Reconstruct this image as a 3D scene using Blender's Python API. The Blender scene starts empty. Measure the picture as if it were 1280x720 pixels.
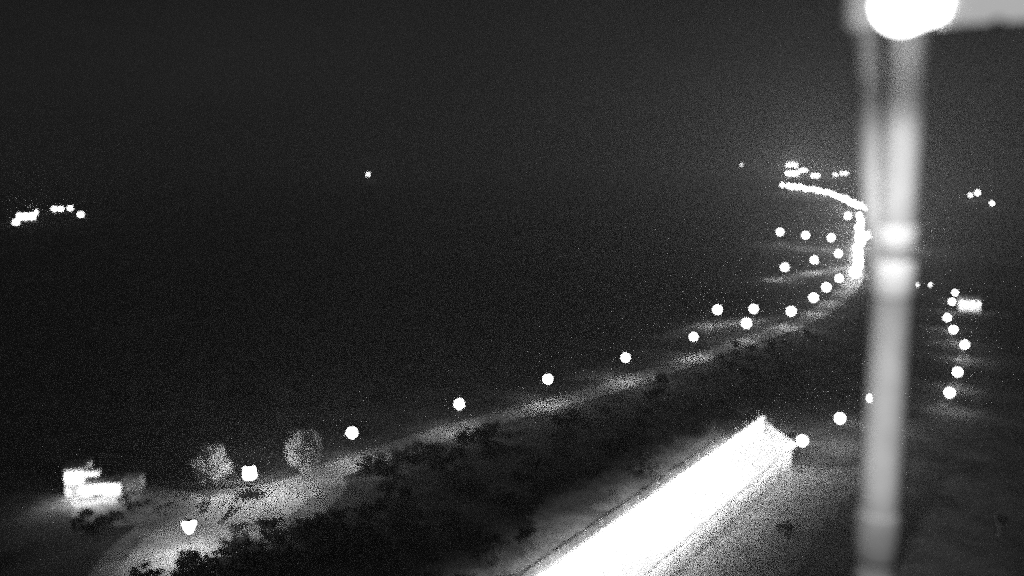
import bpy, bmesh, math, random
from mathutils import Vector, Matrix, noise as mnoise
random.seed(7)
PI = math.pi
sc = bpy.context.scene
C = sc.collection

# ------------------------------------------------------------------ camera
H = 60.0                                   # camera height above the road
FPX = 1142.0                               # focal length in pixels of the 1280 wide photograph
PITCH = math.atan(170.0 / FPX)
cd = bpy.data.cameras.new('camera'); cam = bpy.data.objects.new('camera', cd); C.objects.link(cam)
cam.location = (0, 0, H); cam.rotation_euler = (PI / 2 - PITCH, 0, 0)
cd.sensor_width = 36.0; cd.lens = 36.0 * FPX / 1280.0
cd.clip_start = 0.05; cd.clip_end = 20000
cd.dof.use_dof = True                      # lens focused short of infinity: soft distance, very soft mast
cd.dof.focus_distance = 9.0
cd.dof.aperture_fstop = (cd.lens / 1000) / 0.045
sc.camera = cam
CP, SP = math.cos(PITCH), math.sin(PITCH)

def ray(px, py):
    x = (px - 640.0) / FPX; y = (360.0 - py) / FPX
    return Vector((x, CP + y * SP, -SP + y * CP))          # depth 1 along the view axis
def at(px, py, z=0.0):
    d = ray(px, py); t = (z - H) / d.z
    return Vector((d.x * t, d.y * t, z))
def near(px, py, depth):
    d = ray(px, py); return Vector((d.x * depth, d.y * depth, H + d.z * depth))

# ------------------------------------------------------------------ world (overcast night sky, faint glow)
FILL_EL, FILL_AZ = math.radians(38), math.radians(205)
w = bpy.data.worlds.new('World'); sc.world = w; w.use_nodes = True
nt = w.node_tree; nt.nodes.clear()
N = nt.nodes.new; L = nt.links.new
out = N('ShaderNodeOutputWorld'); bg = N('ShaderNodeBackground'); sky = N('ShaderNodeTexSky')
sky.sky_type = 'NISHITA'; sky.sun_disc = False; sky.sun_elevation = FILL_EL; sky.sun_rotation = FILL_AZ
sky.air_density = 1.0; sky.dust_density = 2.0
bw = N('ShaderNodeRGBToBW'); tc = N('ShaderNodeTexCoord'); mp = N('ShaderNodeMapping')
mp.inputs['Scale'].default_value = (1, 1, 3.0)
nz = N('ShaderNodeTexNoise'); nz.inputs['Scale'].default_value = 2.6; nz.inputs['Detail'].default_value = 6
rr = N('ShaderNodeMapRange'); rr.inputs[1].default_value = 0.3; rr.inputs[2].default_value = 0.75
rr.inputs[3].default_value = 0.55; rr.inputs[4].default_value = 1.5
mu = N('ShaderNodeMath'); mu.operation = 'MULTIPLY'
L(sky.outputs[0], bw.inputs[0]); L(tc.outputs['Generated'], mp.inputs[0]); L(mp.outputs[0], nz.inputs[0])
L(nz.outputs[0], rr.inputs[0]); L(bw.outputs[0], mu.inputs[0]); L(rr.outputs[0], mu.inputs[1])
L(mu.outputs[0], bg.inputs[0]); bg.inputs[1].default_value = 0.0023
L(bg.outputs[0], out.inputs[0])

sd = bpy.data.lights.new('black_level_fill', 'SUN'); so = bpy.data.objects.new('black_level_fill', sd); C.objects.link(so)  # added faint fill light, lifts the night's black level to grey
sd.energy = 0.08; sd.angle = math.radians(12)
v = Vector((math.sin(FILL_AZ) * math.cos(FILL_EL), math.cos(FILL_AZ) * math.cos(FILL_EL), math.sin(FILL_EL)))
so.rotation_euler = v.to_track_quat('Z', 'Y').to_euler()

# spots standing in for the mast lamp head's light, aimed at the pole
def spot(name, loc, target, energy, deg, blend, radius):
    l = bpy.data.lights.new(name, 'SPOT'); o = bpy.data.objects.new(name, l); C.objects.link(o)
    l.energy = energy; l.spot_size = math.radians(deg); l.spot_blend = blend; l.shadow_soft_size = radius
    o.location = loc; o.rotation_euler = (Vector(loc) - Vector(target)).to_track_quat('Z', 'Y').to_euler()
    return o

vs = sc.view_settings
vs.view_transform = 'Standard'; vs.look = 'None'; vs.exposure = 0.0; vs.gamma = 1.0
sc.render.engine = 'CYCLES'
sc.cycles.filter_width = 2.6
sc.cycles.use_denoising = False
sc.cycles.max_bounces = 4; sc.cycles.diffuse_bounces = 2; sc.cycles.glossy_bounces = 2
sc.cycles.sample_clamp_indirect = 2.0; sc.cycles.sample_clamp_direct = 25.0
sc.cycles.use_light_tree = True; sc.cycles.use_adaptive_sampling = False

# ------------------------------------------------------------------ materials
def mat(name, base, rough=0.8, spec=0.2, var=0.0, scale=1.0, metal=0.0, coord='Object', detail=5, bump=0.0):
    m = bpy.data.materials.new(name); m.use_nodes = True
    n = m.node_tree; b = n.nodes['Principled BSDF']
    b.inputs['Base Color'].default_value = (base, base, base, 1)
    b.inputs['Roughness'].default_value = rough; b.inputs['Metallic'].default_value = metal
    b.inputs['Specular IOR Level'].default_value = spec
    if var:
        t = n.nodes.new('ShaderNodeTexCoord'); z = n.nodes.new('ShaderNodeTexNoise')
        z.inputs['Scale'].default_value = scale; z.inputs['Detail'].default_value = detail; z.inputs['Roughness'].default_value = 0.65
        r = n.nodes.new('ShaderNodeMapRange'); r.inputs[1].default_value = 0.3; r.inputs[2].default_value = 0.7
        r.inputs[3].default_value = base * (1 - var); r.inputs[4].default_value = base * (1 + var)
        n.links.new(t.outputs[coord], z.inputs[0]); n.links.new(z.outputs[0], r.inputs[0])
        n.links.new(r.outputs[0], b.inputs['Base Color'])
        if bump:
            bp = n.nodes.new('ShaderNodeBump'); bp.inputs['Distance'].default_value = bump
            n.links.new(z.outputs[0], bp.inputs['Height']); n.links.new(bp.outputs[0], b.inputs['Normal'])
    return m
def emit(name, s):
    m = bpy.data.materials.new(name); m.use_nodes = True; n = m.node_tree
    b = n.nodes['Principled BSDF']; b.inputs['Base Color'].default_value = (.8, .8, .8, 1)
    b.inputs['Emission Color'].default_value = (1, 1, 1, 1); b.inputs['Emission Strength'].default_value = s
    return m

def ground_mat():
    m = bpy.data.materials.new('rough_grass_ground'); m.use_nodes = True; n = m.node_tree
    b = n.nodes['Principled BSDF']; b.inputs['Roughness'].default_value = 0.95; b.inputs['Specular IOR Level'].default_value = 0.05
    t = n.nodes.new('ShaderNodeTexCoord')
    def nz(s, d, lo, hi, a, c):
        z = n.nodes.new('ShaderNodeTexNoise'); z.inputs['Scale'].default_value = s; z.inputs['Detail'].default_value = d
        z.inputs['Roughness'].default_value = 0.7
        r = n.nodes.new('ShaderNodeMapRange'); r.inputs[1].default_value = lo; r.inputs[2].default_value = hi
        r.inputs[3].default_value = a; r.inputs[4].default_value = c
        n.links.new(t.outputs['Object'], z.inputs[0]); n.links.new(z.outputs[0], r.inputs[0]); return r.outputs[0]
    def mul(a, c):
        k = n.nodes.new('ShaderNodeMath'); k.operation = 'MULTIPLY'; n.links.new(a, k.inputs[0]); n.links.new(c, k.inputs[1]); return k.outputs[0]
    big = nz(0.012, 4, .35, .65, .6, 1.2); mid = nz(0.11, 6, .35, .65, .35, 1.45); fine = nz(1.1, 5, .3, .7, .5, 1.5)
    base = n.nodes.new('ShaderNodeMath'); base.operation = 'MULTIPLY'; base.inputs[1].default_value = 0.075
    n.links.new(mul(mul(big, mid), fine), base.inputs[0]); n.links.new(base.outputs[0], b.inputs['Base Color'])
    return m

M = dict(
    ground=ground_mat(),
    road=mat('worn_asphalt', 0.17, .85, .3, .6, .12, detail=8),
    gravel=mat('pale_gravel', 0.3, .95, .1, .5, .25, detail=9),
    track=mat('dirt_track', 0.17, .95, .1, .6, .2, detail=8),
    kerb=mat('kerb_stone', 0.3, .8, .2, .3, .8),
    paint=mat('road_paint', 0.7, .6, .3, .25, 1.5),
    leaf=mat('foliage', 0.065, .8, .15, .55, 1.3),
    leaf_pale=mat('pale_bare_twigs', 0.55, .8, .15, .5, 1.7),
    bark=mat('bark', 0.09, .9, .1, .4, 3),
    metal=mat('galvanised_steel', 0.32, .55, .4, .25, 9),
    mast=mat('mast_paint', 0.42, .6, .35, .35, 5.0, detail=7),
    dark=mat('dark_metal', 0.05, .5, .4, .2, 8),
    white=mat('glare_white', 0.8, .45, .4, .08, 6),  # white of the glare bands on the mast
    concrete=mat('concrete', 0.3, .9, .1, .3, .6),
    membrane=mat('pale_roof_membrane', 0.78, .8, .2, .06, .4, detail=8),
    apron=mat('pale_concrete_apron', 0.085, .9, .15, .55, .3, detail=8),
    render=mat('pale_render_wall', 0.72, .85, .15, .1, .8),
    cladding=mat('grey_cladding', 0.3, .7, .25, .3, 1.2),
    roof=mat('dark_roof', 0.06, .8, .2, .35, 1.0),
    glass=mat('dark_glass', 0.02, .1, .5),
    stone=mat('dry_stone', 0.14, .95, .1, .5, 1.2, bump=.1),
    hill=mat('heather_hillside', 0.035, .95, .05, .6, .004, detail=10),
    lamp_glow=emit('lamp_glow', 130), lamp_glow_far=emit('lamp_glow_far', 60), small_glow=emit('small_lamp_glow', 60),
    dim_glow=emit('dim_lamp_glow', 12), window_glow=emit('lit_window', 24), far_window=emit('bright_far_window', 260), flood_glow=emit('flood_glow', 70),
    head_glow=emit('diffuser_glow', 9), housing_glow=emit('housing_lit_glow', 0.42), cap=emit('ghost_reflection_glow', 0.10), lantern=emit('lantern_glow', 120), lantern_bright=emit('bright_lantern_glow', 300), wall_lamp=emit('eave_fill_glow', 115), roof_fill=emit('roof_fill_glow', 900), house_lamp=emit('house_lamp_glow', 150),  # roof and eave lights are added; cap and housing glows imitate reflected light
)

for k_ in ('lamp_glow', 'lamp_glow_far', 'small_glow', 'dim_glow', 'lantern', 'lantern_bright', 'head_glow', 'housing_glow', 'cap'): M[k_].cycles.emission_sampling = 'FRONT'
n_ = M['leaf_pale'].node_tree; b_ = n_.nodes['Principled BSDF']; tl = n_.nodes.new('ShaderNodeBsdfTranslucent'); tl.inputs[0].default_value = (.5, .5, .5, 1)
mx = n_.nodes.new('ShaderNodeMixShader'); mx.inputs[0].default_value = .4
n_.links.new(b_.outputs[0], mx.inputs[1]); n_.links.new(tl.outputs[0], mx.inputs[2]); n_.links.new(mx.outputs[0], n_.nodes['Material Output'].inputs['Surface'])
# ------------------------------------------------------------------ mesh helpers
class MB:
    def __init__(s): s.v = []; s.f = []
    def add(s, vs, fs):
        k = len(s.v); s.v += [tuple(p) for p in vs]; s.f += [tuple(i + k for i in f) for f in fs]; return s
    def box(s, c, d, rz=0.0, taper=1.0):
        x, y, z = d[0] / 2, d[1] / 2, d[2] / 2; cr, sr = math.cos(rz), math.sin(rz); vs = []
        for dz, t in ((-z, 1), (z, taper)):
            for dx, dy in ((-x, -y), (x, -y), (x, y), (-x, y)):
                dx *= t; dy *= t
                vs.append((c[0] + dx * cr - dy * sr, c[1] + dx * sr + dy * cr, c[2] + dz))
        return s.add(vs, [(3, 2, 1, 0), (4, 5, 6, 7), (0, 1, 5, 4), (1, 2, 6, 5), (2, 3, 7, 6), (3, 0, 4, 7)])
    def lathe(s, c, prof, seg=12):
        vs = []
        for r, z in prof:
            for k in range(seg):
                a = 2 * PI * k / seg; vs.append((c[0] + r * math.cos(a), c[1] + r * math.sin(a), c[2] + z))
        fs = []; n = len(prof)
        for i in range(n - 1):
            for k in range(seg):
                k2 = (k + 1) % seg; fs.append((i * seg + k, i * seg + k2, (i + 1) * seg + k2, (i + 1) * seg + k))
        fs.append(tuple(range(seg))[::-1]); fs.append(tuple((n - 1) * seg + k for k in range(seg)))
        return s.add(vs, fs)
    def tube(s, pts, rads, seg=8):
        pts = [Vector(p) for p in pts]; vs = []; fs = []
        for i, p in enumerate(pts):
            d = (pts[min(i + 1, len(pts) - 1)] - pts[max(i - 1, 0)]).normalized()
            up = Vector((0, 0, 1)) if abs(d.z) < .9 else Vector((1, 0, 0))
            a = d.cross(up).normalized(); b = d.cross(a)
            for k in range(seg):
                t = 2 * PI * k / seg; vs.append(p + (a * math.cos(t) + b * math.sin(t)) * rads[i])
        for i in range(len(pts) - 1):
            for k in range(seg):
                k2 = (k + 1) % seg; fs.append((i * seg + k, i * seg + k2, (i + 1) * seg + k2, (i + 1) * seg + k))
        fs.append(tuple(range(seg))[::-1]); fs.append(tuple((len(pts) - 1) * seg + k for k in range(seg)))
        return s.add(vs, fs)
    def prism(s, poly, z0, z1):
        n = len(poly)
        return s.add([(p[0], p[1], z0) for p in poly] + [(p[0], p[1], z1) for p in poly],
                     [tuple(range(n))[::-1], tuple(range(n, 2 * n))] + [(i, (i + 1) % n, n + (i + 1) % n, n + i) for i in range(n)])
    def build(s, name, m, parent=None, smooth=False, bevel=0):
        me = bpy.data.meshes.new(name); me.from_pydata(s.v, [], s.f); me.materials.append(m)
        if smooth:
            for p in me.polygons: p.use_smooth = True
        me.update()
        bm = bmesh.new(); bm.from_mesh(me); bmesh.ops.recalc_face_normals(bm, faces=bm.faces); bm.to_mesh(me); bm.free()
        o = bpy.data.objects.new(name, me); C.objects.link(o)
        if parent: o.parent = parent
        if bevel:
            md = o.modifiers.new('bevel', 'BEVEL'); md.width = bevel; md.segments = 2
        return o
def tag(o, label=None, cat=None, group=None, kind=None):
    if label: o['label'] = label
    if cat: o['category'] = cat
    if group: o['group'] = group
    if kind: o['kind'] = kind
    return o
def empty(name, loc=(0, 0, 0), rz=0.0, **k):
    o = bpy.data.objects.new(name, None); C.objects.link(o); o.location = loc; o.rotation_euler = (0, 0, rz)
    o.empty_display_size = .2
    return tag(o, **k)
def copy_tree(o, parent=None):
    c = o.copy(); C.objects.link(c)
    if parent: c.parent = parent
    for ch in o.children: copy_tree(ch, c)
    return c

# ------------------------------------------------------------------ terrain
def build_ground():
    vs = [(0, 0, 0)]; fs = []; rings = [20, 50, 90, 130, 180, 240, 320, 420, 560, 750, 1000, 1400, 2000, 3000, 4200, 5200, 9500]; seg = 72
    for r in rings:
        for k in range(seg):
            a = 2 * PI * k / seg; vs.append((r * math.cos(a), r * math.sin(a), 0))
    for k in range(seg): fs.append((0, 1 + k, 1 + (k + 1) % seg))
    for i in range(len(rings) - 1):
        for k in range(seg):
            k2 = (k + 1) % seg; b = 1 + i * seg; fs.append((b + k, b + seg + k, b + seg + k2, b + k2))
    b = MB(); b.add(vs, fs); tag(b.build('ground', M['ground']), kind='structure', cat=None)
build_ground()
def build_hills():
    b = MB(); nx, ny = 150, 26; vs = []
    for j in range(ny + 1):
        for i in range(nx + 1):
            a = math.radians(-50 + 100 * i / nx); r = 4600 + 4400 * j / ny
            x, y = r * math.sin(a), r * math.cos(a)
            e = min(1, j / 9.0); e = e * e * (3 - 2 * e)
            h = 30 + 130 * mnoise.fractal(Vector((x / 2400, y / 2400, 3.3)), 1.0, 2.0, 6) + 40 * mnoise.noise(Vector((x / 700, y / 700, 1)))
            h += 100 * math.exp(-((a + .42) / .3) ** 2) + 50 * math.exp(-((a - .2) / .2) ** 2)
            vs.append((x, y, max(0, h) * e * (.5 + .5 * j / ny) - 1.0 + 4 * e))
    fs = [(j * (nx + 1) + i, j * (nx + 1) + i + 1, (j + 1) * (nx + 1) + i + 1, (j + 1) * (nx + 1) + i) for j in range(ny) for i in range(nx)]
    b.add(vs, fs); tag(b.build('hills', M['hill'], smooth=True), kind='structure')
build_hills()

def smooth_path(pts, step=3.0):
    out = []
    P = [pts[0]] + pts + [pts[-1]]
    for i in range(1, len(P) - 2):
        a, b, c, d = P[i - 1], P[i], P[i + 1], P[i + 2]
        n = max(2, int((c - b).length / step))
        for k in range(n):
            t = k / n
            out.append(0.5 * ((2 * b) + (c - a) * t + (2 * a - 5 * b + 4 * c - d) * t * t + (3 * b - a - 3 * c + d) * t ** 3))
    out.append(pts[-1]); return out
def ribbon(name, pts, off0, off1, z0, m, z1=None, rag=0.0, seed=0, dashes=None):
    b = MB(); L_, R_ = [], []
    for i, p in enumerate(pts):
        d = (pts[min(i + 1, len(pts) - 1)] - pts[max(i - 1, 0)]); d.z = 0; d.normalize(); n = Vector((d.y, -d.x, 0))
        j0 = rag * mnoise.noise(Vector((i * .35, seed, 0))); j1 = rag * mnoise.noise(Vector((i * .35, seed + 9, 0)))
        L_.append(p + n * (off0 + j0)); R_.append(p + n * (off1 + j1))
    for i in range(len(pts) - 1):
        if dashes and (i % dashes[1]) >= dashes[0]: continue
        a, c, d, e = L_[i], R_[i], R_[i + 1], L_[i + 1]
        if z1 is None: b.add([(q.x, q.y, z0) for q in (a, c, d, e)], [(0, 1, 2, 3)])
        else:
            b.add([(q.x, q.y, z0) for q in (a, c, d, e)] + [(q.x, q.y, z1) for q in (a, c, d, e)],
                  [(4, 5, 6, 7), (0, 1, 5, 4), (2, 3, 7, 6)] )
    o = b.build(name, m)
    for p in o.data.polygons:
        if z1 is None and p.normal.z < 0: p.flip()
    return tag(o, kind='structure')

road_px = [(400, 596), (440, 580), (500, 560), (560, 541), (640, 518), (700, 503), (780, 479), (860, 452), (930, 428), (1000, 402), (1040, 380), (1062, 358), (1069, 340), (1071, 315), (1074, 290), (1076, 272)]
road = smooth_path([at(*p) for p in road_px], 4.0)
ribbon('road', road, -3.6, 3.6, 0.008, M['road'])
ribbon('kerb', road, -3.9, -3.6, 0.0, M['kerb'], 0.12)
ribbon('kerb', road, 3.6, 3.9, 0.0, M['kerb'], 0.12)
ribbon('road_marking', road, -.08, .08, 0.014, M['paint'], dashes=(1, 3))
far_px = [(975, 244), (1000, 247), (1030, 254), (1060, 265), (1085, 276), (1115, 284)]
ribbon('road', smooth_path([at(*p) for p in far_px], 12), -4, 4, 0.008, M['road'])
lane = smooth_path([at(*p) for p in [(955, 351), (985, 347), (1020, 341), (1064, 334)]], 6)
ribbon('lane', lane, -5, 5, 0.012, M['gravel'], rag=3, seed=2)
ribbon('lane', smooth_path([at(*p) for p in [(930, 305), (975, 309), (1020, 312), (1066, 314)]], 6), -4, 4, 0.012, M['track'], rag=3, seed=3)
ribbon('path', smooth_path([at(*p) for p in [(820, 424), (860, 414), (900, 405), (940, 400), (985, 396)]], 4), -5, 5, 0.012, M['track'], rag=4, seed=5)
ribbon('path', smooth_path([at(*p) for p in [(1180, 508), (1196, 475), (1204, 445), (1190, 420), (1190, 390)]], 4), -1.4, 1.4, 0.012, M['track'], rag=1, seed=6)

def patch(name, px, z, m, seed=0, rag=2.0, n=8):
    pts = [at(*p) for p in px]; out = []
    for i, p in enumerate(pts):
        q = pts[(i + 1) % len(pts)]
        for k in range(n):
            t = k / n; r = p.lerp(q, t)
            out.append((r.x + rag * mnoise.noise(Vector((i + t, seed, .5))), r.y + rag * mnoise.noise(Vector((i + t, seed + 7, .5))), z))
    b = MB(); b.add(out, [tuple(range(len(out)))]); o = b.build(name, m)
    for p in o.data.polygons:
        if p.normal.z < 0: p.flip()
    return tag(o, kind='structure')
patch('yard', [(110, 745), (150, 690), (205, 650), (262, 622), (330, 608), (400, 590), (428, 600), (375, 640), (330, 668), (290, 690), (255, 712), (250, 745)], 0.004, M['gravel'], 3, 3.0)
patch('yard', [(85, 640), (92, 624), (130, 614), (180, 611), (250, 618), (262, 640), (200, 655), (140, 660)], 0.006, M['track'], 5, 2.0)
patch('yard', [(90, 745), (120, 690), (150, 660), (262, 640), (330, 612), (425, 602), (400, 650), (330, 690), (290, 745)], 0.002, M['track'], 8, 5.0)

# ------------------------------------------------------------------ foliage
def crown_mesh(b, rng, c, rx, rz, n, leaf, clumps):
    cl = []
    for k in range(clumps):
        u = Vector((rng.gauss(0, 1), rng.gauss(0, 1), rng.gauss(0, 1))).normalized() * (rng.random() ** .4)
        cl.append((Vector((c[0] + u.x * rx * .72, c[1] + u.y * rx * .72, c[2] + u.z * rz * .72)), rng.uniform(.18, .32)))
    for k in range(n):
        q, s = cl[rng.randrange(clumps)]
        u = Vector((rng.gauss(0, 1), rng.gauss(0, 1), rng.gauss(0, 1))).normalized() * (rng.random() ** .45)
        p = q + Vector((u.x * rx * s, u.y * rx * s, u.z * rz * s))
        if p.z < .02: p.z = rng.uniform(.02, .3)
        a = Vector((rng.gauss(0, 1), rng.gauss(0, 1), rng.gauss(0, 1))).normalized(); d = a.orthogonal().normalized(); e = a.cross(d)
        l = leaf * rng.uniform(.5, 1.5)
        b.add([p - d * l, p + e * l * .5, p + d * l, p - e * l * .5], [(0, 1, 2, 3)])
def make_tree(name, h, rx, n, leaf, m, seed, clumps=22, trunk_frac=.3):
    rng = random.Random(seed); t = empty(name)
    tb = MB(); lean = Vector((rng.uniform(-.04, .04) * h, rng.uniform(-.04, .04) * h, 0))
    r0 = h * .022
    tb.tube([Vector((0, 0, -.2)), lean * .3 + Vector((0, 0, h * .3)), lean * .7 + Vector((0, 0, h * .6)), lean + Vector((0, 0, h * .9))], [r0 * 1.3, r0, r0 * .6, r0 * .15], 7)
    for k in range(16):
        a = rng.uniform(0, 2 * PI); z0 = h * rng.uniform(trunk_frac * .8, .75); ln = rx * rng.uniform(.6, 1.0)
        s = lean * (z0 / h) + Vector((0, 0, z0)); e = s + Vector((math.cos(a) * ln, math.sin(a) * ln, h * rng.uniform(.1, .22)))
        mid = s.lerp(e, .5) + Vector((0, 0, h * .03)); tb.tube([s, mid, e], [r0 * .4, r0 * .22, r0 * .06], 5)
        for q in range(3):
            e2 = mid.lerp(e, rng.random()) + Vector((rng.uniform(-1, 1), rng.uniform(-1, 1), rng.uniform(.1, 1))) * rx * .3
            tb.tube([mid, e2], [r0 * .14, r0 * .04], 4)
    tb.build('trunk', M['bark'], t)
    cb = MB(); crown_mesh(cb, rng, (lean.x, lean.y, h * (trunk_frac + (1 - trunk_frac) * .5)), rx, h * (1 - trunk_frac) * .55, n, leaf, clumps)
    cb.build('crown', m, t); return t
def make_shrub(name, h, rx, n, leaf, m, seed):
    rng = random.Random(seed); t = empty(name); sb = MB()
    for k in range(7):
        a = rng.uniform(0, 2 * PI); sb.tube([(0, 0, -.1), (math.cos(a) * rx * .3, math.sin(a) * rx * .3, h * .5), (math.cos(a) * rx * .6, math.sin(a) * rx * .6, h * .85)], [.05, .03, .01], 4)
    sb.build('stem', M['bark'], t)
    cb = MB(); crown_mesh(cb, rng, (0, 0, h * .5), rx, h * .55, n, leaf, 12); cb.build('crown', m, t); return t

lit_trees = [((267, 606), 7.6, 4.0, 'pale rounded tree lit from its right, standing left of the roadside lantern', 11),
             ((380, 600), 10.2, 4.1, 'tall pale tree with oval crown standing right of the roadside lantern', 12)]
for (p, h, rx, lb, s) in lit_trees:
    t = make_tree('bare_tree', h, rx, 20000, .13, M['leaf_pale'], s, 70, .02 if s == 11 else .10); t.location = at(*p)
    tag(t, lb, 'tree')
protos_t = [make_tree('dark_tree', 7.5, 2.8, 2600, .22, M['leaf'], 20 + k) for k in range(3)]
protos_s = [make_shrub('shrub', 2.2, 1.9, 1300, .14, M['leaf'], 30 + k) for k in range(3)]
first = {}
def place(protos, loc, s, rz, label, cat, group=None, sz=1.0):
    p = random.choice(protos)
    if p.name not in first: first[p.name] = 1; o = p
    else: o = copy_tree(p)
    o.location = loc; o.rotation_euler = (0, 0, rz); o.scale = (s, s, s * sz)
    tag(o, label, cat, group)
    if not group and 'group' in o: del o['group']
    return o
named = [  # px, scale, kind, label
    ((122, 668), 2.4, 's', 'broad dark shrub standing in front of the floodlit house'),
    ((480, 596), 1.8, 's', 'dark round shrub to the right of the lit verge below the leftmost road lamp'),
    ((340, 668), 1.6, 's', 'dark shrub on the lower right rim of the bright gravel yard'),
    ((300, 668), 1.1, 's', 'small dark shrub between the bright yard and the lowest lantern'),
    ((238, 712), 1.2, 's', 'dark bush straight below the lowest lantern, against pale gravel'),
    ((182, 728), 1.5, 's', 'dark bush on the bottom edge left of the lit gravel'),
    ((270, 728), 2.0, 's', 'broad dark bush on the bottom edge right of the lit gravel'),
    ((305, 722), 1.7, 's', 'dark bush joining the broad one right of the lit gravel'),
    ((157, 628), 0.8, 's', 'tiny dark bush on the lit ground before the low wing of the house'),
    ((545, 566), 1.2, 's', 'low dark shrub just below the pale oval verge patch'),
    ((601, 553), 2.1, 's', 'dark shrub masking the road between the second and third lamps from the left'),
    ((526, 566), 1.3, 's', 'dark shrub in front of the road below and left of its second lamp'),
    ((470, 583), 1.7, 's', 'dark shrub left of the round one below the leftmost road lamp'),
    ((503, 574), 1.7, 's', 'dark shrub right of the round one below the leftmost road lamp'),
    ((456, 588), 1.2, 's', 'dark shrub against the road just right of the leftmost road lamp'),
    ((592, 549), 1.5, 's', 'dark shrub at the right end of the pale oval verge patch'),
    ((612, 541), 1.5, 's', 'dark shrub where the long bright stretch of road begins'),
    ((920, 447), 1.5, 's', 'dark shrub in front of the touching pair of road lamps'),
    ((940, 440), 1.5, 's', 'dark shrub right below the touching pair of road lamps'),
    ((962, 432), 1.4, 's', 'dark shrub between the touching pair and the next road lamp'),
    ((900, 452), 1.4, 's', 'dark shrub beside the road where the side path forks off'),
]
for (p, s, k, lb) in named:
    place(protos_s, at(*p), s, random.uniform(0, 6), lb, 'shrub', sz=.9)
for i in range(26):
    px, py = random.uniform(150, 300), random.uniform(622, 652)
    if abs(px - 236) < 16: continue
    place(protos_s, at(px, py), random.uniform(.2, .5), random.uniform(0, 6), 'knee high scrub on the lit ground between the house and the lanterns', 'shrub', 'low scrub before the house', sz=.8)
for i in range(9):   # low hedge between lantern and tree
    q = at(228 + i * 9.5, 612 - abs(i - 3) * .7); place(protos_s, q, random.uniform(.5, .75), random.uniform(0, 6),
        'low dark shrub in the line along the far rim of the lit yard', 'shrub', 'shrubs lining the far rim of the yard')
rng = random.Random(5)
def inside(px, py):      # dark slope between the road and the long roof
    road_y = 612 - (px - 400) * .355
    roof_y = 728 - (px - 640) * .68
    return py > road_y + 14 and (py < roof_y - 10 or px < 640)
k = 0
while k < 120:
    px, py = rng.uniform(280, 1060), rng.uniform(390, 760)
    if not inside(px, py) or (px < 440 and py < 660): continue
    if px > 900 and py > 520: continue
    k += 1
    if k % 4 == 0: place(protos_t, at(px, py), rng.uniform(.35, .75), rng.uniform(0, 6), 'unlit tree on the dark slope between the lit road and the long white roof', 'tree', 'trees on the dark slope')
    else: place(protos_s, at(px, py), rng.uniform(.6, 1.7), rng.uniform(0, 6), 'dark shrub on the unlit slope between the lit road and the long white roof', 'shrub', 'shrubs on the dark slope', sz=rng.uniform(.6, 1.1))
for i in range(46):      # bank on the near left
    t = i / 45; px = 230 + 230 * t + rng.uniform(-14, 14); py = 716 - 62 * t + rng.uniform(-6, 40)
    place(protos_s, at(px, py), rng.uniform(.8, 1.6), rng.uniform(0, 6), 'dark shrub on the unlit bank below the gravel yard', 'shrub', 'shrubs on the bank below the yard')
for i in range(60):      # beyond the road
    px = rng.uniform(60, 1050); py = rng.uniform(300, 590)
    if py > 600 - (px - 400) * .36 - 45 - 30: continue
    place(protos_t, at(px, py), rng.uniform(.5, 1.1), rng.uniform(0, 6), 'unlit tree in the dark fields beyond the lit road', 'tree', 'trees in the dark fields beyond the road')
for i in range(34):      # right hand side
    px = rng.uniform(1010, 1290); py = rng.uniform(330, 730)
    if abs(px - 1195) < 14 and py < 520: px += 40
    if px < 1110 or (px < 1240 and py > 430): continue
    place(protos_t, at(px, py), rng.uniform(.3, .6), rng.uniform(0, 6), 'unlit tree in the darkness right of the near mast', 'tree', 'trees right of the mast')

# ------------------------------------------------------------------ street lamps
def make_lamp(h, r, glow, name='street_lamp'):
    t = empty(name)
    b = MB(); b.lathe((0, 0, 0), [(.16, 0), (.16, .5), (.11, .7), (.07, h - r * 1.15)], 8); b.build('pole', M['dark'], t)
    g = MB(); prof = [(max(.02, r * math.sin(PI * k / 10)), h - r * math.cos(PI * k / 10)) for k in range(11)]
    g.lathe((0, 0, 0), prof, 16); g.build('globe', glow, t, smooth=True)
    c = MB(); c.lathe((0, 0, 0), [(.1, h - r * 1.2), (r * .45, h - r * 1.0), (r * .4, h - r * .93)], 10); c.build('collar', M['dark'], t)
    return t
LH = 6.2
lamp_near = make_lamp(LH, .82, M['lamp_glow']); lamp_mid = make_lamp(LH, 1.2, M['lamp_glow_far']); lamp_far = make_lamp(LH + 1, 1.7, M['lamp_glow_far'])
lamp_col = make_lamp(LH, 1.9, M['lamp_glow_far']); lamp_small = make_lamp(LH, 1.0, M['small_glow']); lamp_dim = make_lamp(LH, 1.0, M['dim_glow'])
used = set()
def lamp(px, py, proto, label, group='street lamps', s=1.0):
    h = (LH + 1 if proto is lamp_far else LH) * s
    o = proto if proto.name not in used else copy_tree(proto); used.add(proto.name)
    q = at(px, py, h); o.location = (q.x, q.y, 0); o.scale = (s, s, s); tag(o, label, 'street lamp', group); return o
A = 'glowing globe street lamp, '
G1 = 'street lamps along the main road'
main = [(440, 541, 'leftmost on the main road, right of the tall pale tree'), (574, 505, 'second from the left on the main road'),
        (685, 474, 'third from the left, over the brightest stretch of road'), (782, 447, 'fourth from the left, alone above the narrowing road'),
        (867, 421, 'fifth from the left, where the side path forks off')]
for x, y, l in main: lamp(x, y, lamp_near, A + l, G1)
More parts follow.
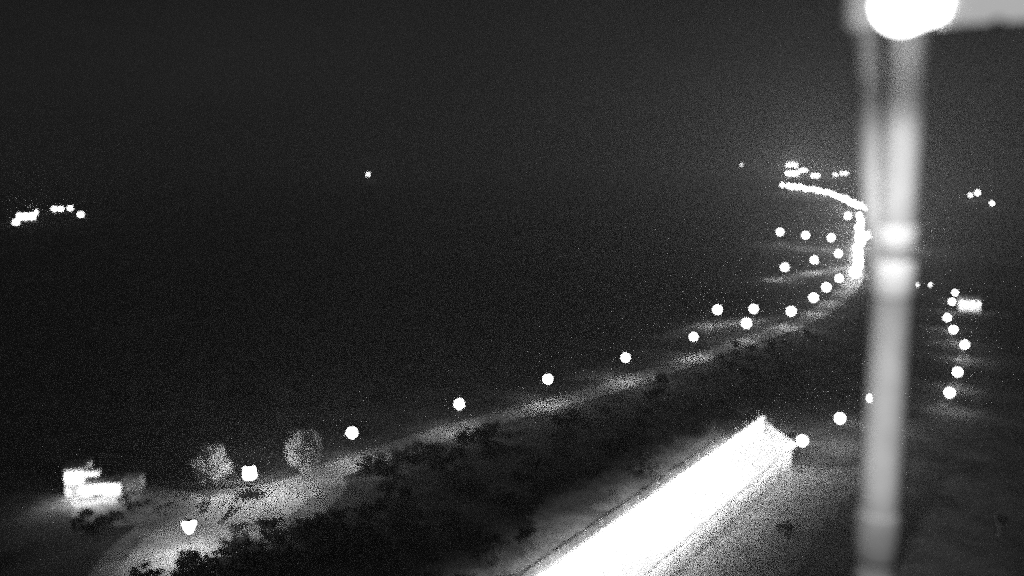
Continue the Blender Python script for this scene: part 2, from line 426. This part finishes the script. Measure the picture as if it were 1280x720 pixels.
for x, y, l in [(897, 387, 'set back above the fork of the side path'), (942, 386, 'upper one of the touching pair past the fork'), (933, 404, 'lower one of the touching pair past the fork'),
                (989, 389, 'lowest of the tight rising row of four'), (1017, 372, 'second from the bottom in the tight row of four'),
                (1033, 359, 'third from the bottom in the tight row of four'), (1049, 348, 'topmost in the tight row of four')]:
    lamp(x, y, lamp_mid, A + l, G1, random.uniform(.88, 1.08))
for i, (x, y) in enumerate([(981, 334), (1018, 325), (1048, 317)]):
    lamp(x, y, lamp_mid, A + ['left', 'middle', 'right'][i] + ' of the three along the lower lane', 'lamps along the lower lane', 1.05)
for i, (x, y) in enumerate([(975, 290), (1007, 294), (1039, 297)]):
    lamp(x, y, lamp_mid, A + ['left', 'middle', 'right'][i] + ' of the three along the upper lane', 'lamps along the upper lane', 1.25)
lamp(1060, 270, lamp_mid, A + 'at the top left corner of the bright column', G1, 1.4)
lamp(1093, 265, lamp_far, A + 'large, where the far bright line meets the mast', 'lamps at the far junction', 1.6)
for x, y in [(1083, 295), (1089, 293), (1096, 296), (1103, 293), (1109, 297), (1117, 296), (1124, 298)]:
    lamp(x, y, lamp_col, A + 'in the short level row crossing behind the mast', 'lamps in the row behind the mast', 1.2)
for i in range(24):   # receding column of lamps
    t = i / 23; y = 341 - 72 * t; x = 1069 + 5 * math.sin(t * 2.2) + 4 * t + random.uniform(-2.5, 2.5); y += random.uniform(-1.5, 1.5)
    lamp(x, y, lamp_col, A + 'one of the merging upright column', 'lamps merging in the upright column', random.uniform(.6, 1.0) * (1.0 + .35 * t))
far_line = [(977, 231), (986, 233), (1000, 234), (1015, 237), (1030, 240), (1045, 244), (1058, 250), (1072, 256), (1086, 260), (1098, 264)]
fl = []
for a, b in zip(far_line[1:], far_line[2:]):
    n = 4
    for q in range(n): fl.append((a[0] + (b[0] - a[0]) * q / n, a[1] + (b[1] - a[1]) * q / n))
for x, y in fl: lamp(x, y + random.uniform(-1, 1), lamp_far, A + 'one of the merging bright far line', 'lamps merging in the far line', random.uniform(.8, 1.3))
lamp(978, 231, lamp_small, A + 'faint at the left tip of the far bright line', None, 2.0)
R = 'lamps on the path right of the mast'
for x, y, l, s in [(1187, 491, 'lowest on the path right of the mast', 1), (1197, 465, 'second from the bottom on the path right of the mast', 1), (1206, 431, 'rightmost on the bending path right of the mast', 1),
                (1192, 412, 'third from the top on the path right of the mast', 1), (1184, 397, 'leftmost on the path right of the mast', .95), (1190, 377, 'lower of the topmost touching pair beside the lit shed', .9), (1194, 366, 'upper of the topmost touching pair beside the lit shed', .8)]:
    lamp(x, y, lamp_mid, A + l, R, s * .72)
for x, y, l in [(1003, 551, 'touching the far corner of the long white roof'), (1050, 523, 'alone between the long white roof and the mast'), (1090, 498, 'half hidden by the left edge of the mast')]:
    lamp(x, y, lamp_near, A + l, 'lamps past the end of the long roof')
for x, y, l, s, p in [(1222, 241, 'large and far away, high right of the mast', 1.15, lamp_far), (1240, 254, 'far away, lower right one of the distant pair', .75, lamp_far), (1213, 244, 'tiny, touching the large far one high right', 1.2, lamp_small),
                (460, 218, 'tiny and alone in the dark left of centre', 2.2, lamp_small), (927, 206, 'faint speck left of the distant cluster', 3.2, lamp_dim)]:
    lamp(x, y, p, A + l, None, s)
for x in (1146, 1163): lamp(x, 356, lamp_dim, A + 'dim, in the short level row just right of the mast', 'dim lamps just right of the mast', .4)

# ------------------------------------------------------------------ lanterns by the yard
def lantern(px, py, hgt, wtop, wbot, hh, label, glow='lantern'):
    q = at(px, py, hgt); t = empty('lantern_post', (q.x, q.y, 0), label=label, cat='lantern', group='lantern posts by the yard')
    b = MB(); b.lathe((0, 0, 0), [(.2, 0), (.2, .4), (.1, .6), (.08, hgt - hh / 2)], 10); b.build('pole', M['dark'], t)
    g = MB(); g.lathe((0, 0, hgt), [(wbot / 2, -hh / 2), (wtop / 2, hh / 2 - .1), (wtop / 2 * .96, hh / 2)], 6); g.build('glass', M[glow], t)
    c = MB(); c.lathe((0, 0, hgt), [(wbot / 2 * 1.2, -hh / 2 - .1), (wbot / 2 * 1.2, -hh / 2 - .02)], 6); c.build('light_block', M['dark'], t)  # plate added to keep the glow off the ground below
    c = MB(); c.lathe((0, 0, hgt), [(wtop / 2 * 1.02, hh / 2 + .01), (.12, hh / 2 + .22), (.04, hh / 2 + .4)], 6); c.build('cap', M['dark'], t)
lantern(236, 658, 4.6, 2.0, .7, 1.6, 'low lantern post with glowing tapered glass, standing in the lower gravel yard')
lantern(312, 590, 4.2, 1.7, 1.9, 1.7, 'lantern post with broad glowing glass, between the two pale trees', 'lantern_bright')

# ------------------------------------------------------------------ long building with floodlit roof
ZR = 5.0
a0, a1 = at(674, 722, ZR), at(953, 523, ZR)
ax = (a1 - a0).normalized(); nx_ = Vector((ax.y, -ax.x, 0))
b0 = at(812, 722, ZR); width = (b0 - a0).dot(nx_)
c1 = at(1000, 556, ZR); width1 = (c1 - a1).dot(nx_)
print('roof width', width, width1, 'len', (a1 - a0).length)
W = (width + width1) / 2; W = 10.0
start = a0 - ax * 45; LEN = (a1 - start).length
ang = math.atan2(ax.y, ax.x)
OB = 12.0
hall = empty('long_hall', (start.x, start.y, 0), ang, label='long low hall with a brilliantly floodlit white flat roof', cat='building')
# local: x along, y = left side (+) / right side (-)
wb = MB(); wb.prism([(0, 0), (LEN, 0), (LEN - OB, -W), (0, -W)], 0, ZR - .24); wb.build('wall', M['render'], hall)
rb = MB(); rb.prism([(-.25, .3), (LEN + .25, .3), (LEN + .25 - OB * 1.12, -W - 1.1), (-.25, -W - 1.1)], ZR - .23, ZR + .03); rb.build('roof', M['membrane'], hall)
pb = MB()
pb.box((LEN / 2, .2, ZR + .17), (LEN + .5, .16, .26)); pb.build('parapet', M['dark'], hall)
for k in range(int((LEN - OB) / 9)):
    sb = MB(); sb.box((4 + k * 9, -W / 2, ZR + .05), (.10, W - .6, .05)); sb.build('roof_seam', M['membrane'], hall)
vb = MB(); vb.lathe((LEN - 4.4, -2.0, ZR), [(.5, 0), (.5, 1.0), (.9, 1.1), (.85, 1.45), (.1, 1.75)], 14); vb.build('roof_vent', M['dark'], hall)
vb = MB(); vb.lathe((LEN - 9.2, -3.6, ZR), [(.3, 0), (.3, .7), (.5, .8), (.1, 1.1)], 12); vb.build('roof_vent', M['dark'], hall)
for k in range(11):   # unseen linear lights added under the near eave to brighten wall and apron
    seg = (LEN - OB - 1) / 11; x = seg * (k + .5)
    fb = MB(); fb.box((x, -W - .75, ZR - .32), (seg * .94, .3, .12)); fb.box((x - seg * .3, -W - .35, ZR - .32), (.06, .6, .06)); fb.box((x + seg * .3, -W - .35, ZR - .32), (.06, .6, .06))
    f = fb.build('floodlight', M['dark'], hall)
    gb = MB(); gb.box((x, -W - .75, ZR - .40), (seg * .92, .26, .03)); gb.build('fill_light_glass', M['wall_lamp'], f)  # wall_lamp here is the glow of the added eave lights
nl = 11
for k in range(nl):   # unseen linear lights added along the far parapet to whiten the roof
    seg = LEN / nl; x = seg * (k + .5); h0 = ZR + 2.2
    fb = MB(); fb.add([(x - seg * .47, .05, h0 + .28), (x + seg * .47, .05, h0 + .28), (x + seg * .47, .2, h0), (x - seg * .47, .2, h0), (x - seg * .47, -.18, h0 + .12), (x + seg * .47, -.18, h0 + .12)],
        [(0, 1, 2, 3), (0, 4, 5, 1), (0, 3, 4), (1, 5, 2)])
    for e in (-.3, .3): fb.box((x + seg * e, .22, ZR + 1.1), (.04, .03, 2.2))
    f = fb.build('roof_fill_light', M['dark'], hall)
    gb = MB(); gb.add([(x - seg * .46, .19, h0 + .0), (x + seg * .46, .19, h0 + .0), (x + seg * .46, -.16, h0 + .11), (x - seg * .46, -.16, h0 + .11)], [(0, 1, 2, 3)])
    gb.build('fill_light_glass', M['roof_fill'], f)
db = MB(); db.box((LEN - 19, -W - .04, 1.3), (2.4, .08, 2.6)); dr = db.build('door', M['cladding'], hall)
db = MB(); db.box((LEN - 18.1, -W - .12, 1.1), (.12, .06, .3)); db.build('handle', M['dark'], dr)
ap = MB(); ed = [(-5 + (LEN - OB + 5) * t / 30, W + .3) for t in range(31)] + [(LEN - 4 - (LEN + 1) * t / 30, W + 13 + 3 * t / 30 + 6 * mnoise.noise(Vector((t * .5, 4, 4)))) for t in range(31)]
ap.add([(start + ax * s + nx_ * o_ + Vector((0, 0, 0.004 - ZR))) for s, o_ in ed], [tuple(range(62))])
o = ap.build('apron', M['apron']); tag(o, kind='structure')
if o.data.polygons[0].normal.z < 0: o.data.polygons[0].flip()
# bushes by the hall end
for (p, s, lb) in [((985, 668), 1.1, 'small pale-edged bush alone in the gloom right of the long roof'), ((965, 535), 1.2, 'bush catching light behind the far end of the long roof'), ((982, 548), 1.0, 'bush catching light between the long roof and the lamp by its corner')]:
    place(protos_s, at(*p), s, 1.0, lb, 'shrub')

# ------------------------------------------------------------------ floodlit house on the left
hq = at(92, 622); hr = at(176, 617)
hang = math.atan2(hr.y - hq.y, hr.x - hq.x)
HL = (hr - hq).length
house = empty('house', hq, hang, label='floodlit pale house with a tall left block and a long low wing', cat='house')
b = MB(); b.box((.2, 3.0, 2.6), (3.2, 5.5, 5.2)); b.build('wall', M['render'], house)
b = MB(); b.add([(-1.7, -.1, 5.2), (2.1, -.1, 5.2), (2.1, 6.1, 5.2), (-1.7, 6.1, 5.2), (-1.4, 3, 5.9), (1.8, 3, 5.9)], [(0, 1, 5, 4), (2, 3, 4, 5), (1, 2, 5), (3, 0, 4), (3, 2, 1, 0)])
b.build('roof', M['roof'], house)
b = MB(); b.box((1.81 + (HL - 4.95) / 2, 1.6, 1.25), (HL - 4.95, 4.5, 2.5)); b.build('low_wing', M['render'], house)
b = MB(); b.box((1.83 + (HL - 4.95) / 2, 1.6, 2.6), (HL - 5.0, 4.9, .18)); b.build('wing_roof', M['roof'], house)
b = MB(); b.box((HL - 1.55, 1.9, 1.35), (3.1, 3.6, 2.7), taper=.94); sh = b.build('annex', M['cladding'], house)
for k in range(5):
    b = MB(); b.box((HL - 2.8 + k * .62, .1, 1.3), (.06, .08, 2.2)); b.build('annex_batten', M['render'], sh)
b = MB(); b.box((3.1, 1.2, 4.0), (2.4, 1.6, .8)); b.build('balcony', M['render'], house)
for (x, z, y) in ((-.5, 3.7, .25), (.9, 3.7, .25)):
    b = MB(); b.box((x, y, z), (.9, .06, 1.1)); wnd = b.build('window', M['window_glow'], house)
    b = MB(); b.box((x, y - .06, z), (.06, .05, 1.1)); b.build('frame', M['dark'], wnd)
b = MB(); b.box((.2, .2, 1.05), (1.0, .08, 2.1)); b.build('door', M['cladding'], house)
for (x, y, z, wd) in ((1.4, -1.5, 5.3, 5.0), (.2, -1.9, 2.7, 2.6), (1.8 + (HL - 5) / 2, -1.8, 2.9, HL - 5.5)):
    b = MB(); b.box((x, y, z), (wd, .34, .10)); lf = b.build('floodlight', M['dark'], house)
    up = -1 if z > 1 else 1
    b = MB(); b.add([(x - wd * .48, y - .1, z + up * .06), (x + wd * .48, y - .1, z + up * .06), (x + wd * .48, y + .17, z + up * (.12 if up < 0 else .08)), (x - wd * .48, y + .17, z + up * (.12 if up < 0 else .08))], [(0, 1, 2, 3)]); b.build('glass', M['house_lamp'], lf)
    b = MB(); b.box((x - wd * .3, y / 2, z + .02), (.06, abs(y), .05)); b.box((x + wd * .3, y / 2, z + .02), (.06, abs(y), .05)); b.build('bracket', M['dark'], lf)
arc = smooth_path([at(*p) for p in [(78, 632), (100, 626), (130, 621), (180, 618), (240, 622)]], 1.5)
o = ribbon('garden_wall', arc, -.2, .2, 0, M['stone'], 0.7); tag(o, 'low curved dark stone wall in front of the floodlit house', 'wall'); del o['kind']

# ------------------------------------------------------------------ far clusters of houses with lit windows
def far_house(px, py, wd, hh, lit, label, group=None, glow='window_glow'):
    q = at(px, py + 2); rz = random.uniform(-.3, .3) - math.atan2(q.x, q.y)
    t = empty('far_house', q, rz, label=label, cat='house', group=group)
    b = MB(); b.box((0, wd * .4, hh / 2), (wd, wd * .8, hh)); b.build('wall', M['render'], t)
    b = MB(); e = hh; b.add([(-wd * .54, -wd * .04, e), (wd * .54, -wd * .04, e), (wd * .54, wd * .84, e), (-wd * .54, wd * .84, e), (-wd * .54, wd * .4, e + wd * .3), (wd * .54, wd * .4, e + wd * .3)],
        [(0, 1, 5, 4), (2, 3, 4, 5), (1, 2, 5), (3, 0, 4), (3, 2, 1, 0)]); b.build('roof', M['roof'], t)
    n = max(1, int(wd / 4)); 
    for k in range(n):
        b = MB(); b.box(((k - (n - 1) / 2) * wd / n, -.06, hh * .55), (wd / n * .6, .08, hh * .5)); b.build('window', M[glow] if k < lit else M['glass'], t)
    return t
far_house(33, 274, 15, 7, 3, 'brightest distant house with glowing front in the left cluster', 'houses in the left cluster')
for x, y, l in [(20, 279, 'dim distant house left of the brightest one in the left cluster'), (38, 261, 'distant lit house just above the brightest one in the left cluster'), (44, 266, 'distant lit house touching the upper right of the brightest one on the left'),
                (68, 262, 'distant lit house left in the middle pair of the left cluster'), (76, 262, 'small distant lit house right in the middle pair of the left cluster'), (88, 261, 'wide distant lit house second from the right in the left cluster'), (101, 269, 'dim distant lit house at the right end of the left cluster')]:
    far_house(x, y, 5.5, 4, 1 if x in (20, 101) else 2, l, 'houses in the left cluster')
for x, y, wd, l in [(992, 209, 50, 'brightest and highest distant house in the cluster above the far line of lamps'), (1003, 214, 26, 'distant lit house right below the brightest one above the far line'), (990, 219, 30, 'distant lit house directly above the left tip of the far line of lamps'),
                 (1019, 220, 18, 'small distant lit house alone right of the cluster above the far line'), (1046, 219, 16, 'left one of the distant dim pair nearest the mast'), (1055, 217, 18, 'right one of the distant dim pair nearest the mast')]:
    far_house(x, y, wd, wd * .5, 9 if wd > 17 else 2, l, 'houses above the far line of lamps', 'far_window')
# lit shed on the right
q = at(1212, 389); sh = empty('shed', q, -.3, label='pale gabled shed washed with light beside the top lamps right of the mast', cat='shed')
b = MB(); b.box((0, 2, 2.0), (7.4, 5, 4.0)); b.build('wall', M['render'], sh)
b = MB(); b.add([(-4, -.8, 4), (4, -.8, 4), (4, 4.8, 4), (-4, 4.8, 4), (-4, 2, 5.4), (4, 2, 5.4)], [(0, 1, 5, 4), (2, 3, 4, 5), (1, 2, 5), (3, 0, 4), (3, 2, 1, 0)]); b.build('roof', M['membrane'], sh)
b = MB(); b.box((0, -.06, 1.5), (3.2, .1, 2.6)); b.build('door', M['cladding'], sh)
for x in (-2.5, 0.2, 2.5):
    b = MB(); b.box((x, -1.6, 3.9), (1.5, .4, .12)); b.box((x, -.8, 3.95), (.06, 1.6, .05)); lf = b.build('wall_lamp', M['dark'], sh)
    b = MB(); b.box((x, -1.6, 3.82), (1.4, .34, .03)); b.build('glass', M['house_lamp'], lf)

# ------------------------------------------------------------------ near mast with lamp head
D0 = 2.0
mc = near(1115, 360, D0)
mast = empty('mast', (mc.x, mc.y, 0), label='tall blurred grey steel mast with added ghost tube and painted glare bands right in front of the camera', cat='mast')
pr = 23.5 / FPX * D0
b = MB(); b.tube([(0, 0, -.5), (0, 0, 30), (0, 0, 58.9), (0, 0, 60.0), (0.003, 0, 61.2)], [.16, .11, pr, pr, pr], 24); b.build('pole', M['mast'], mast, smooth=True)
def loc(px, py, d): return near(px, py, d) - Vector((mc.x, mc.y, 0))
b = MB(); b.tube([loc(1076, -30, D0), loc(1083, 60, D0), loc(1088, 150, D0), loc(1093, 250, D0), loc(1104, 340, D0), loc(1112, 420, D0 + .02)], [.030] * 6, 16); b.build('ghost_tube', M['mast'], mast, smooth=True)  # tube added for the mast's ghost reflection at left
b = MB(); b.lathe(loc(1078, 44, D0), [(.004, -.0), (.03, .008), (.040, .03), (.044, .2)], 18); b.build('cap', M['cap'], mast, smooth=True)  # glow imitates a reflection of the lamp head, no lamp here
p = loc(1115, 349, D0)
b = MB(); b.lathe((0, 0, p.z - .04), [(pr + .001, 0), (pr + .004, .004), (pr + .004, .078), (pr + .001, .082)], 24); b.build('glare_band', M['white'], mast, smooth=True)  # white band that paints glare onto the pole
p = loc(1115, 290, D0)
b = MB(); b.lathe((0, 0, p.z - .035), [(pr + .001, 0), (pr + .003, .004), (pr + .003, .046), (pr + .001, .05)], 24); b.build('glare_band', M['white'], mast, smooth=True)  # second, thinner band of painted glare
p = loc(1110, 690, D0)
b = MB(); b.lathe((0, 0, p.z - .06), [(pr + .001, 0), (pr + .004, .01), (pr + .004, .11), (pr + .001, .12)], 24); b.build('sleeve', M['metal'], mast, smooth=True)
b = MB(); b.box((0, 0, .2), (1.6, 1.6, .5), taper=.9); b.build('footing', M['concrete'], mast)

hc = near(1143, 6, D0 - .3)
head = empty('floodlight_head', hc, label='overexposed rounded white lamp head at the top of the near mast', cat='floodlight')
def capsule(b, p0, p1, r0, r1, seg=24):
    pts = []; rs = []
    d = (p1 - p0).normalized()
    for k in range(6): a = PI / 2 * k / 5; pts.append(p0 - d * r0 * math.cos(a)); rs.append(max(.002, r0 * math.sin(a)))
    for k in range(6): a = PI / 2 * k / 5; pts.append(p1 + d * r1 * math.sin(a)); rs.append(max(.002, r1 * math.cos(a)))
    b.tube(pts, rs, seg)
u = .00175 * (D0 - .3) / 2.0
spot('mast_lamp_beam', near(1135, 66, D0 - .55), near(1117, 345, D0), 22, 70, .9, .03)
spot('mast_lamp_beam', near(1135, 66, D0 - .62), near(1102, 640, D0), 52, 38, 1.0, .03)
b = MB(); capsule(b, Vector((-14 * u, 0, .002)), Vector((34 * u, 0, .012)), 35 * u, 24 * u); b.build('diffuser', M['head_glow'], head, smooth=True)
b = MB(); b.tube([(32 * u, 0, .02), (60 * u, 0, .022), (170 * u, .02, .03), (240 * u, .03, .04)], [40 * u, 38 * u, 36 * u, 34 * u], 24); b.build('housing', M['housing_glow'], head, smooth=True)  # lit grey of the housing put in as a dim glow
b = MB(); b.box((100 * u, .0, .02 - 36 * u), (.012, .05, .012)); b.build('latch', M['dark'], head)
b = MB(); b.tube([(10 * u, .03, .06), (-8 * u, .10, .12), (-20 * u, .13, .2)], [.02, .02, .02], 10); b.build('bracket', M['metal'], head)
# remove unused prototypes
for p_ in protos_t + protos_s:
    if p_.name not in first:
        for c_ in list(p_.children): bpy.data.objects.remove(c_)
        bpy.data.objects.remove(p_)

# ------------------------------------------------------------------ night haze
HAZE = 0.0005
hb = MB(); hb.box((0, 4400, 124), (19600, 11000, 250)); hz = hb.build('haze', M['road']); hz['kind'] = 'stuff'
hm = bpy.data.materials.new('night_haze'); hm.use_nodes = True; n_ = hm.node_tree; n_.nodes.clear()
o_ = n_.nodes.new('ShaderNodeOutputMaterial'); v_ = n_.nodes.new('ShaderNodeVolumePrincipled')
v_.inputs['Color'].default_value = (.9, .9, .9, 1); v_.inputs['Density'].default_value = HAZE; v_.inputs['Anisotropy'].default_value = 0.2
n_.links.new(v_.outputs[0], o_.inputs['Volume']); hz.data.materials[0] = hm
